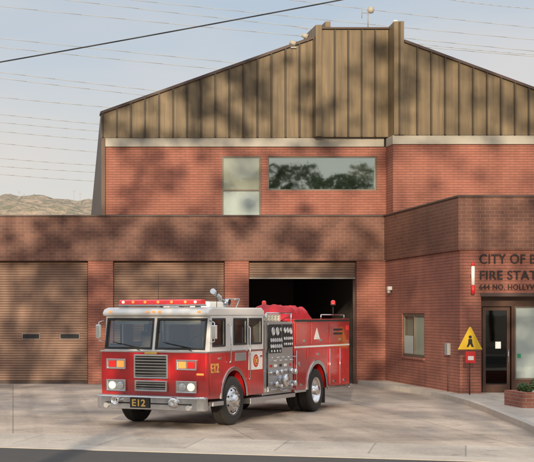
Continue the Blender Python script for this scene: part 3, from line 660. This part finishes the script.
for s in (-1,1):
    k_ = .15 if s<0 else .08
    b = MB(); b.tube([(.36,s*HW,1.80),(.27,s*(HW+k_),1.83),(.27,s*(HW+k_),2.22),(.36,s*HW,2.26)],.010)
    m_ = P(b,'mirror','chrome'); P(MB().box(.23,.29,s*(HW+k_)-.065,s*(HW+k_)+.065,1.88,2.17),'mirror_head','chrome',m_,.02)
# light bar
lb = P(MB().box(.5,.80,-.98,.98,2.57,2.605).box(.6,.7,-.9,-.8,2.53,2.57).box(.6,.7,.8,.9,2.53,2.57),'light_bar','steel',bevel=.01)
segs = [(-.97,-.335),(-.332,.332),(.335,.97)]
for a,c in segs:
    P(MB().prism([(.51,2.607),(.53,2.685),(.57,2.71),(.73,2.71),(.77,2.685),(.79,2.607)],'y',a,c),'lens','lensred',lb,.008)
for y in (-.85,-.62,-.3,0.02,.33,.62,.86): P(MB().lathe([(0,-.02),(.028,-.014),(.032,.012),(0,.02)],(.508,y,2.655),(1,0,0),12),'beacon','lamp' if abs(y)>.8 else 'lensamber',lb)
P(MB().cyl((1.5,-.9,2.54),(1.5,-.9,3.15),.007,.003,6),'antenna','black'); P(MB().cyl((1.9,.7,2.54),(1.9,.7,3.3),.007,.003,6),'antenna','black')
P(MB().box(2.0,2.8,-.5,.5,2.542,2.68),'roof_unit','white',bevel=.04)
for y in (-.25,.25): P(MB().lathe([(.02,.5),(.03,.2),(.04,.05),(.08,-.02)],(1.1,y,2.60),(1,0,0),16).box(1.2,1.5,y-.02,y+.02,2.535,2.6),'air_horn','chrome')
P(MB().box(3.36,5.18,-HW+.06,HW-.06,.55,2.22),'pump_module','steel',bevel=.01)
rg = random.Random(5)
for s in (-1,1):
    y0,y1 = (-HW+.02,-HW+.058) if s<0 else (HW-.058,HW-.02)
    yo = -HW+.02 if s<0 else HW-.02
    pp = P(MB().box(3.62,5.14,y0,y1,.62,2.2),'pump_panel','plate',bevel=.01)
    P(MB().box(3.66,4.42,min(yo,yo+s*.006),max(yo,yo+s*.006),1.50,2.16),'gauge_board','black',pp,.004)
    P(MB().box(4.46,5.10,min(yo,yo+s*.006),max(yo,yo+s*.006),1.62,2.16),'gauge_board','black',pp,.004)
    gpos = [(3.86,2.0,.085),(4.12,2.0,.085),(4.32,2.04,.04)]+[(3.74+.125*i,1.80,.042) for i in range(6)]+[(3.74+.125*i,1.66,.042) for i in range(6)]+[(3.76+.17*i,1.55,.026) for i in range(4)]+[(4.58,2.02,.06),(4.76,2.02,.06),(4.95,2.0,.07)]+[(4.55+.12*i,1.83,.036) for i in range(5)]+[(4.55+.12*i,1.70,.030) for i in range(5)]
    for gx,gz,r in gpos:
        g = P(MB().lathe([(r,0),(r*1.15,.0),(r*1.15,.03),(r*.95,.035),(r*.9,.02)],(gx,yo,gz),(0,s,0),18),'gauge','chrome',pp)
        MB().cyl((gx,yo+s*.008,gz),(gx,yo+s*.018,gz),r*.93,n=18).cyl((gx,yo+s*.019,gz),(gx+r*.5,yo+s*.019,gz+r*rg.uniform(-.5,.5)),.003,n=4).build('gauge_face','gauge',pp)
    for i in range(9):
        gx = 3.70+.165*i; zz = 1.40-.07*(i%2)
        P(MB().cyl((gx,yo,zz),(gx,yo+s*.10,zz),.010,n=8).cyl((gx-.035,yo+s*.1,zz),(gx+.035,yo+s*.1,zz),.015,n=8),'valve_handle','chrome',pp)
    for i in range(5):
        gx = 3.76+.3*i
        P(MB().box(gx-.07,gx+.07,min(yo,yo+s*.008),max(yo,yo+s*.008),1.18,1.24),'label_plate',('redlow','gauge','black','gauge','redlow')[i],pp)
    for gx,gz,r in [(4.4,.86,.15),(3.82,1.05,.068),(4.08,1.08,.05),(4.72,1.08,.06),(4.98,1.05,.068),(3.80,.80,.066),(4.08,.74,.045),(4.95,.78,.066),(4.72,.74,.04)]:
        P(MB().lathe([(r*.8,0),(r*.8,.08),(r,.08),(r,.15),(r*.7,.17),(0,.175)],(gx,yo,gz),(0,s,0),24).box(gx-r*1.15,gx+r*1.15,min(yo+s*.1,yo+s*.13),max(yo+s*.1,yo+s*.13),gz-.015,gz+.015),'hose_port','chrome',pp)
    P(MB().tube([(3.7,yo+s*.05,.68),(4.2,yo+s*.05,.66),(4.3,yo+s*.06,.62),(5.1,yo+s*.05,.64)],.016),'drain_pipe','steel',pp)
    P(MB().tube([(3.48,yo+s*.03,.75),(3.48,yo+s*.03,1.5),(3.54,yo+s*.03,1.6),(3.54,yo+s*.03,2.15)],.022),'conduit_pipe','black',pp)
    ya,yb = sorted((s*(HW-.35),s*(HW+.02)))
    P(MB().box(3.36,5.2,ya,yb,.44,.53),'running_board','plate',bevel=.01)
b = MB()
for i in range(5):
    for j in range(2): b.cyl((3.66+.2*i,-HW+.08,2.27+.075*j),(3.66+.2*i,HW-.08,2.27+.075*j+rg.uniform(-.01,.02)),.045,n=10)
P(b,'folded_hose','hosew')
P(MB().tube([(3.55,-HW+.05,2.22),(3.55,-HW+.05,2.42),(5.1,-HW+.05,2.42),(5.1,-HW+.05,2.22)],.018),'hand_rail','chrome')
# deck gun
gx=3.98
dg = P(MB().cyl((gx,0,2.2),(gx,0,2.62),.07,n=14).cyl((gx,-.12,2.66),(gx,.12,2.66),.09,n=14),'deck_gun','chrome')
P(MB().cyl((gx,0,2.68),(gx-.5,0,2.86),.055,.045,14).cyl((gx-.5,0,2.86),(gx-.69,0,2.93),.055,.065,14),'nozzle','chrome',dg)
P(MB().tube([(gx+.15,-.2,2.5),(gx+.4,-.2,2.75),(gx+.4,.2,2.75),(gx+.15,.2,2.5)],.018),'tiller','steel',dg)
# rear body
XR = 9.08
bz0,bz1 = .52,2.28
poly = [(5.2,bz0+.02),(5.2,bz1),(XR,bz1),(XR,bz0)]+arch(RXc,WR,.66,bz0+.04)
P(MB().prism(poly,'y',-HW,-.62).prism(poly,'y',.62,HW).box(5.2,XR,-.618,.618,1.1,1.75).box(5.2,5.26,-.618,.618,1.752,bz1),'rear_body','red',bevel=.012)
for s in (-1,1):
    A = arch(RXc,WR,.65,.57); B = arch(RXc,WR,.75,.57)
    P(MB().prism(A+B[::-1],'y',s*HW-.025,s*HW+.025),'wheel_arch','chrome',bevel=.008)
    y0,y1 = (-HW-.016,-HW+.002) if s<0 else (HW-.002,HW+.016)
    for (a,c,z0,z1) in [(5.26,5.9,.62,1.55),(5.26,6.25,1.67,2.18),(6.30,7.50,1.67,2.18),(7.56,XR-.07,1.67,2.18),(7.56,8.26,.62,1.55),(8.31,XR-.07,.62,1.55),(6.02,7.4,1.33,1.55)]:
        d = P(MB().box(a,c,y0,y1,z0,z1),'compartment_door','redlow',bevel=.010)
        mx_ = (a+c)/2; P(MB().box(mx_-.07,mx_+.07,y0-.016 if s<0 else y1,y0 if s<0 else y1+.016,z0+.06,z0+.12),'handle','chrome',d,.005)
        if c-a<1.2 and z1-z0>.9: P(MB().cyl((a+.012,y0-.004 if s<0 else y1+.004,z0+.02),(a+.012,y0-.004 if s<0 else y1+.004,z1-.02),.008,n=6),'hinge','chrome',d)
    P(MB().box(5.2,XR,s*HW-.006,s*HW+.006,1.59,1.63),'side_stripe','white')
    P(MB().box(5.2,XR,s*HW-.02,s*HW+.02,2.215,2.262),'top_trim','black',bevel=.004)
    P(MB().box(5.2,5.92,s*HW-.018,s*HW+.018,.53,.595),'rub_rail','chrome',bevel=.006)
    P(MB().box(7.45,XR,s*HW-.018,s*HW+.018,.53,.595),'rub_rail','chrome',bevel=.006)
    P(MB().tube([(7.2,s*(HW-.08),2.28),(7.2,s*(HW-.08),2.38),(8.9,s*(HW-.08),2.38),(8.9,s*(HW-.08),2.28)],.014),'hand_rail','chrome')
    P(MB().box(8.78,8.97,s*HW-.03,s*HW+.03,1.98,2.10) ,'side_lamp','lensred',bevel=.01)
    bq = P(MB().cyl((8.7,s*.95,2.28),(8.7,s*.95,2.62),.018,n=8).cyl((8.7,s*.95,2.62),(8.7,s*.95,2.65),.065,n=16),'beacon_post','black')
    P(MB().lathe([(.058,0),(.058,.07),(.04,.10),(0,.11)],(8.7,s*.95,2.65),(0,0,1),16),'beacon','lensred',bq)
y = -HW-.022
P(MB().prism([(6.45,1.78),(6.85,1.78),(6.65,2.06)],'y',y,y+.005),'triangle_emblem','white')
for zz in (1.88,1.98): P(MB().box(7.85,8.5,y,y+.005,zz,zz+.05),'louvre','black')
P(MB().cyl((5.45,-HW-.03,1.2),(5.45,-HW-.016,1.2),.06,n=14),'fuel_cap','chrome')
P(MB().box(XR,XR+.26,-HW,HW,.5,.58),'tail_board','plate',bevel=.01)
P(MB().box(XR+.002,XR+.02,-HW+.02,HW-.02,.6,2.2),'rear_panel','plate')
for s in (-1,1): P(MB().box(XR+.02,XR+.05,s*1.05-.07,s*1.05+.07,1.0,1.45),'tail_light','lensred',bevel=.01)
b = MB()
for i in range(9):
    for j in range(3): b.cyl((5.4,-.54+.135*i,1.82+.12*j),(8.9,-.54+.135*i,1.82+.12*j),.06,n=8)
P(b,'hose_load','hosew')
b = MB(); nx_,ny_ = 60,34; vs=[]
for i in range(nx_+1):
    for j in range(ny_+1):
        u=i/nx_; v=j/ny_; x=5.12+1.9*u; y=-1.08+1.0*v
        e = min(1,(1-abs(2*v-1)**6)*1.05)*min(1,(u*7)**.6 if u<.143 else 1,((1-u)*4.5)**.7)
        fold = abs(noise.noise(Vector((x*2.2+y*1.2,y*3.0,1))))*.12+abs(noise.noise(Vector((x*6.5,y*5+x*2,3))))*.06
        z = 2.24+(.42-.10*u)*e-fold*e+.02*e*math.sin(x*11+y*3)*(.5+v*.5)
        vs.append((x+.03*noise.noise(Vector((x*3,y*3,8))),y-.05*e*(1-v),z))
b.add(vs,[(i*(ny_+1)+j,(i+1)*(ny_+1)+j,(i+1)*(ny_+1)+j+1,i*(ny_+1)+j+1) for i in range(nx_) for j in range(ny_)],True)
P(b,'hose_cover','tarp')
b = MB()
for z in (2.0,2.42): b.box(5.0,8.7,HW+.06,HW+.09,z-.03,z+.03)
for i in range(11): b.cyl((5.2+.33*i,HW+.075,2.0),(5.2+.33*i,HW+.075,2.42),.016,n=6)
P(b,'ladder','steel')
P(MB().box(.3,9.0,-.5,.5,.52,.72).box(3.3,5.3,-.9,.9,.5,.7).cyl((FXc,-.95,WR),(FXc,.95,WR),.08,n=10).cyl((RXc,-.9,WR),(RXc,.9,WR),.11,n=10).lathe([(0,-.25),(.2,-.18),(.24,0),(.2,.18),(0,.25)],(RXc,0,WR),(1,0,0),14),'chassis','chassis')
def wheel(x,s,rear):
    w = bpy.data.objects.new('wheel',None); C.objects.link(w); w.parent = tr; w.location=(x,s*(HW-.02),WR)
    if not rear: w.rotation_euler=(0,0,math.radians(-4))
    R=WR; tp=[(.30,0),(.42,.012),(.49,0),(.522,-.03),(R,-.06),(R,-.095),(R-.012,-.10),(R-.012,-.11),(R,-.115),(R,-.14),(R-.012,-.145),(R-.012,-.155),(R,-.16),(R,-.185),(R-.012,-.19),(R-.012,-.2),(R,-.205),(R,-.23),(.522,-.265),(.49,-.29),(.42,-.30),(.30,-.29)]
    d=(0,s,0)
    MB().lathe(tp,(0,0,0),d,48).build('tyre','tyre',w)
    if rear: MB().lathe([(r,o-.32) for r,o in tp],(0,0,0),d,36).build('tyre','tyre',w)
    if rear: rp=[(.31,-.01),(.325,.006),(.30,-.0),(.285,-.03),(.27,-.12),(.18,-.15),(.13,-.14),(.13,.02),(.11,.06),(0,.065)]
    else: rp=[(.31,-.01),(.325,.006),(.30,-.01),(.28,-.03),(.26,-.01),(.22,.03),(.15,.045),(.13,.05),(.125,.09),(.09,.11),(0,.112)]
    MB().lathe(rp,(0,0,0),d,40).build('rim','chrome',w)
    b = MB()
    for i in range(10):
        a=2*math.pi*i/10; b.cyl((.19*math.cos(a),s*(-.13 if rear else .03),.19*math.sin(a)),(.19*math.cos(a),s*(-.09 if rear else .065),.19*math.sin(a)),.017,n=8)
    b.build('lug_nuts','steel',w)
    b = MB()
    for i in range(8):
        a=2*math.pi*(i+.5)/8; b.cyl((.245*math.cos(a),s*(-.128 if rear else .0),.245*math.sin(a)),(.245*math.cos(a),s*(-.118 if rear else .018),.245*math.sin(a)),.022,n=10)
    b.build('vent_holes','black',w)
for s in (-1,1): wheel(FXc,s,False); wheel(RXc,s,True)
for s in (-1,1): P(MB().box(7.38,7.41,min(s*.65,s*1.2),max(s*.65,s*1.2),.18,.62),'mud_flap','black')

# ------------------------------------------------------------ trees across the street (behind the viewpoint)
def make_tree(label, loc, hgt, seed, nc, leaves, group, gap=None):
    rnd = random.Random(seed)
    t = thing('street_tree',label,'tree',loc,world=False,group=group)
    b = MB(); b.cyl((0,0,-.2),(0,0,hgt*.35),.26,.16,12); b.cyl((0,0,hgt*.35),(.4,.2,hgt*.7),.16,.05,10)
    for i in range(15):
        a = rnd.uniform(0,6.28); z0 = hgt*rnd.uniform(.22,.45); z1 = hgt*rnd.uniform(.5,.95); r = rnd.uniform(1.5,4.8)
        p1=(r*.5*math.cos(a),r*.5*math.sin(a),(z0+z1)/2+.5); p2=(r*math.cos(a),r*math.sin(a),z1)
        b.cyl((0,0,z0),p1,.065,.045,8); b.cyl(p1,p2,.045,.015,8)
    b.build('trunk','bark',t)
    vs=[];fs=[]
    for k in range(nc):
        a=rnd.uniform(0,6.28); zz=rnd.uniform(.26,1.0)**.85
        if gap and gap[0]<zz<gap[1] and rnd.random()<.72: continue  # crown shape thinned at this height to let sun reach the upper brick
        rr=5.9*math.sin(min(1,max(.15,(zz-.20)/.80))*math.pi*.92)**.6*math.sqrt(rnd.uniform(.03,1))
        c=Vector((rr*math.cos(a),rr*math.sin(a),zz*hgt)); cr=rnd.uniform(.3,.75)
        for q in range(leaves):
            d=Vector((rnd.gauss(0,1),rnd.gauss(0,1),rnd.gauss(0,.6)));d.normalize(); p=c+d*cr*rnd.uniform(.2,1)
            e=Vector((rnd.gauss(0,1),rnd.gauss(0,1),rnd.gauss(0,1))).normalized(); g=e.orthogonal().normalized(); s_=rnd.uniform(.09,.17)
            n=len(vs); vs += [p-e*s_,p+g*s_*.5,p+e*s_,p-g*s_*.5]; fs.append((n,n+1,n+2,n+3))
    m=MB(); m.add(vs,fs); m.build('crown','leaf',t,norm=False)
    return t
tree0 = make_tree('first tall leafy tree across the street from the station',(-19,3,0),22,3,380,36,'tall trees across the street',(.70,.83))
def clone(src,x,y,s,rz,label):
    r=src.copy(); C.objects.link(r); r.location=(x,y,0); r.scale=(s,s,s); r.rotation_euler=(0,0,rz); r['label']=label
    for ch in list(src.children):
        c=ch.copy(); C.objects.link(c); c.parent=r
for x,y,s,rz,lab in [(-11.5,3,1.06,1.1,'second'),(-5,1,1.04,2.3,'third'),(2,-5,1.12,3.7,'fourth'),(8,-8,1.06,5.0,'fifth')]:
    clone(tree0,x,y,s,rz,'%s tall leafy tree across the street from the station'%lab)
tree1 = make_tree('nearest dense tree of the far row behind the viewpoint',(20,-52,0),17.8,11,360,60,'dense trees in the far row')
for i,(x,s) in enumerate([(25.5,.95),(30,1.04),(34.5,.96),(39.5,1.04),(45,.96),(14,1.0),(8,.94)]):
    clone(tree1,x,-52-(i%2)*3,s,i*1.3,'%s dense tree of the far row behind the viewpoint'%['second','third','fourth','fifth','sixth','seventh','eighth'][i])

# ------------------------------------------------------------ light
EL, AZ = 12.5, 14.0     # sun low behind the viewer, a little to the left
sd = Vector((-math.sin(math.radians(AZ))*math.cos(math.radians(EL)), -math.cos(math.radians(AZ))*math.cos(math.radians(EL)), math.sin(math.radians(EL))))
sun = bpy.data.lights.new('sun','SUN'); sun.energy = 5.0; sun.angle = math.radians(.5); sun.color=(1,.83,.60)
so = bpy.data.objects.new('sun',sun); C.objects.link(so); so.rotation_euler = (-sd).to_track_quat('-Z','Y').to_euler(); so.location=(0,-30,40)
W = bpy.data.worlds.new('World'); SC.world = W; W.use_nodes=True; nt=W.node_tree; N=nt.nodes; L=nt.links
bg=N['Background']; bg.inputs['Strength'].default_value=.12
sk=N.new('ShaderNodeTexSky'); sk.sky_type='NISHITA'; sk.sun_disc=False; sk.sun_elevation=math.radians(EL); sk.sun_rotation=math.radians(180+AZ); sk.air_density=1.0; sk.dust_density=.6; sk.ozone_density=2.0
tc=N.new('ShaderNodeTexCoord'); mp=N.new('ShaderNodeMapping'); mp.inputs['Scale'].default_value=(1.0,1.0,4.0); mp.inputs['Rotation'].default_value=(0,.12,0)
nz=N.new('ShaderNodeTexNoise'); nz.inputs['Scale'].default_value=3.4; nz.inputs['Detail'].default_value=5; nz.inputs['Roughness'].default_value=.5
L.new(tc.outputs['Generated'],mp.inputs['Vector']); L.new(mp.outputs[0],nz.inputs['Vector'])
cr=N.new('ShaderNodeValToRGB'); cr.color_ramp.elements[0].position=.32; cr.color_ramp.elements[0].color=(.12,.12,.12,1); cr.color_ramp.elements[1].position=.68; cr.color_ramp.elements[1].color=(.85,.85,.85,1)
L.new(nz.outputs['Fac'],cr.inputs[0])
hz=N.new('ShaderNodeMix'); hz.data_type='RGBA'; hz.clamp_result=False; hz.inputs['Factor'].default_value=.65; L.new(sk.outputs[0],hz.inputs['A']); hz.inputs['B'].default_value=(4.6,5.2,6.0,1)
mx=N.new('ShaderNodeMix'); mx.data_type='RGBA'; mx.clamp_result=False
L.new(cr.outputs[0],mx.inputs['Factor']); L.new(hz.outputs['Result'],mx.inputs['A']); mx.inputs['B'].default_value=(6.3,6.05,5.9,1)
sp=N.new('ShaderNodeSeparateXYZ'); L.new(tc.outputs['Generated'],sp.inputs[0])
lo=N.new('ShaderNodeMapRange'); lo.inputs['From Min'].default_value=.16; lo.inputs['From Max'].default_value=.06; lo.inputs['To Max'].default_value=.7; L.new(sp.outputs['Z'],lo.inputs['Value'])
cm=N.new('ShaderNodeMix'); cm.data_type='RGBA'; cm.clamp_result=False; L.new(lo.outputs[0],cm.inputs['Factor']); L.new(mx.outputs['Result'],cm.inputs['A']); cm.inputs['B'].default_value=(6.8,6.35,5.75,1)
r_=N.new('ShaderNodeMapRange'); r_.inputs['From Min'].default_value=.25; r_.inputs['From Max'].default_value=.9; r_.inputs['To Min'].default_value=.95; r_.inputs['To Max'].default_value=1.85; L.new(sp.outputs['Z'],r_.inputs['Value'])
vm=N.new('ShaderNodeVectorMath'); vm.operation='SCALE'; L.new(cm.outputs['Result'],vm.inputs[0]); L.new(r_.outputs[0],vm.inputs['Scale'])
L.new(vm.outputs[0],bg.inputs['Color'])

# ------------------------------------------------------------ camera
cam=bpy.data.cameras.new('camera'); co=bpy.data.objects.new('camera',cam); C.objects.link(co); SC.camera=co
co.location=(0,0,H); co.rotation_euler=(math.pi/2,0,0); cam.sensor_width=36; cam.lens=36*F/534
cam.shift_x=(267-HX)/534; cam.shift_y=(HY-231)/534; cam.clip_end=9000
SC.view_settings.view_transform='Standard'; SC.view_settings.look='None'; SC.view_settings.exposure=0
for o in bpy.data.objects:
    if '_w' in o: del o['_w']
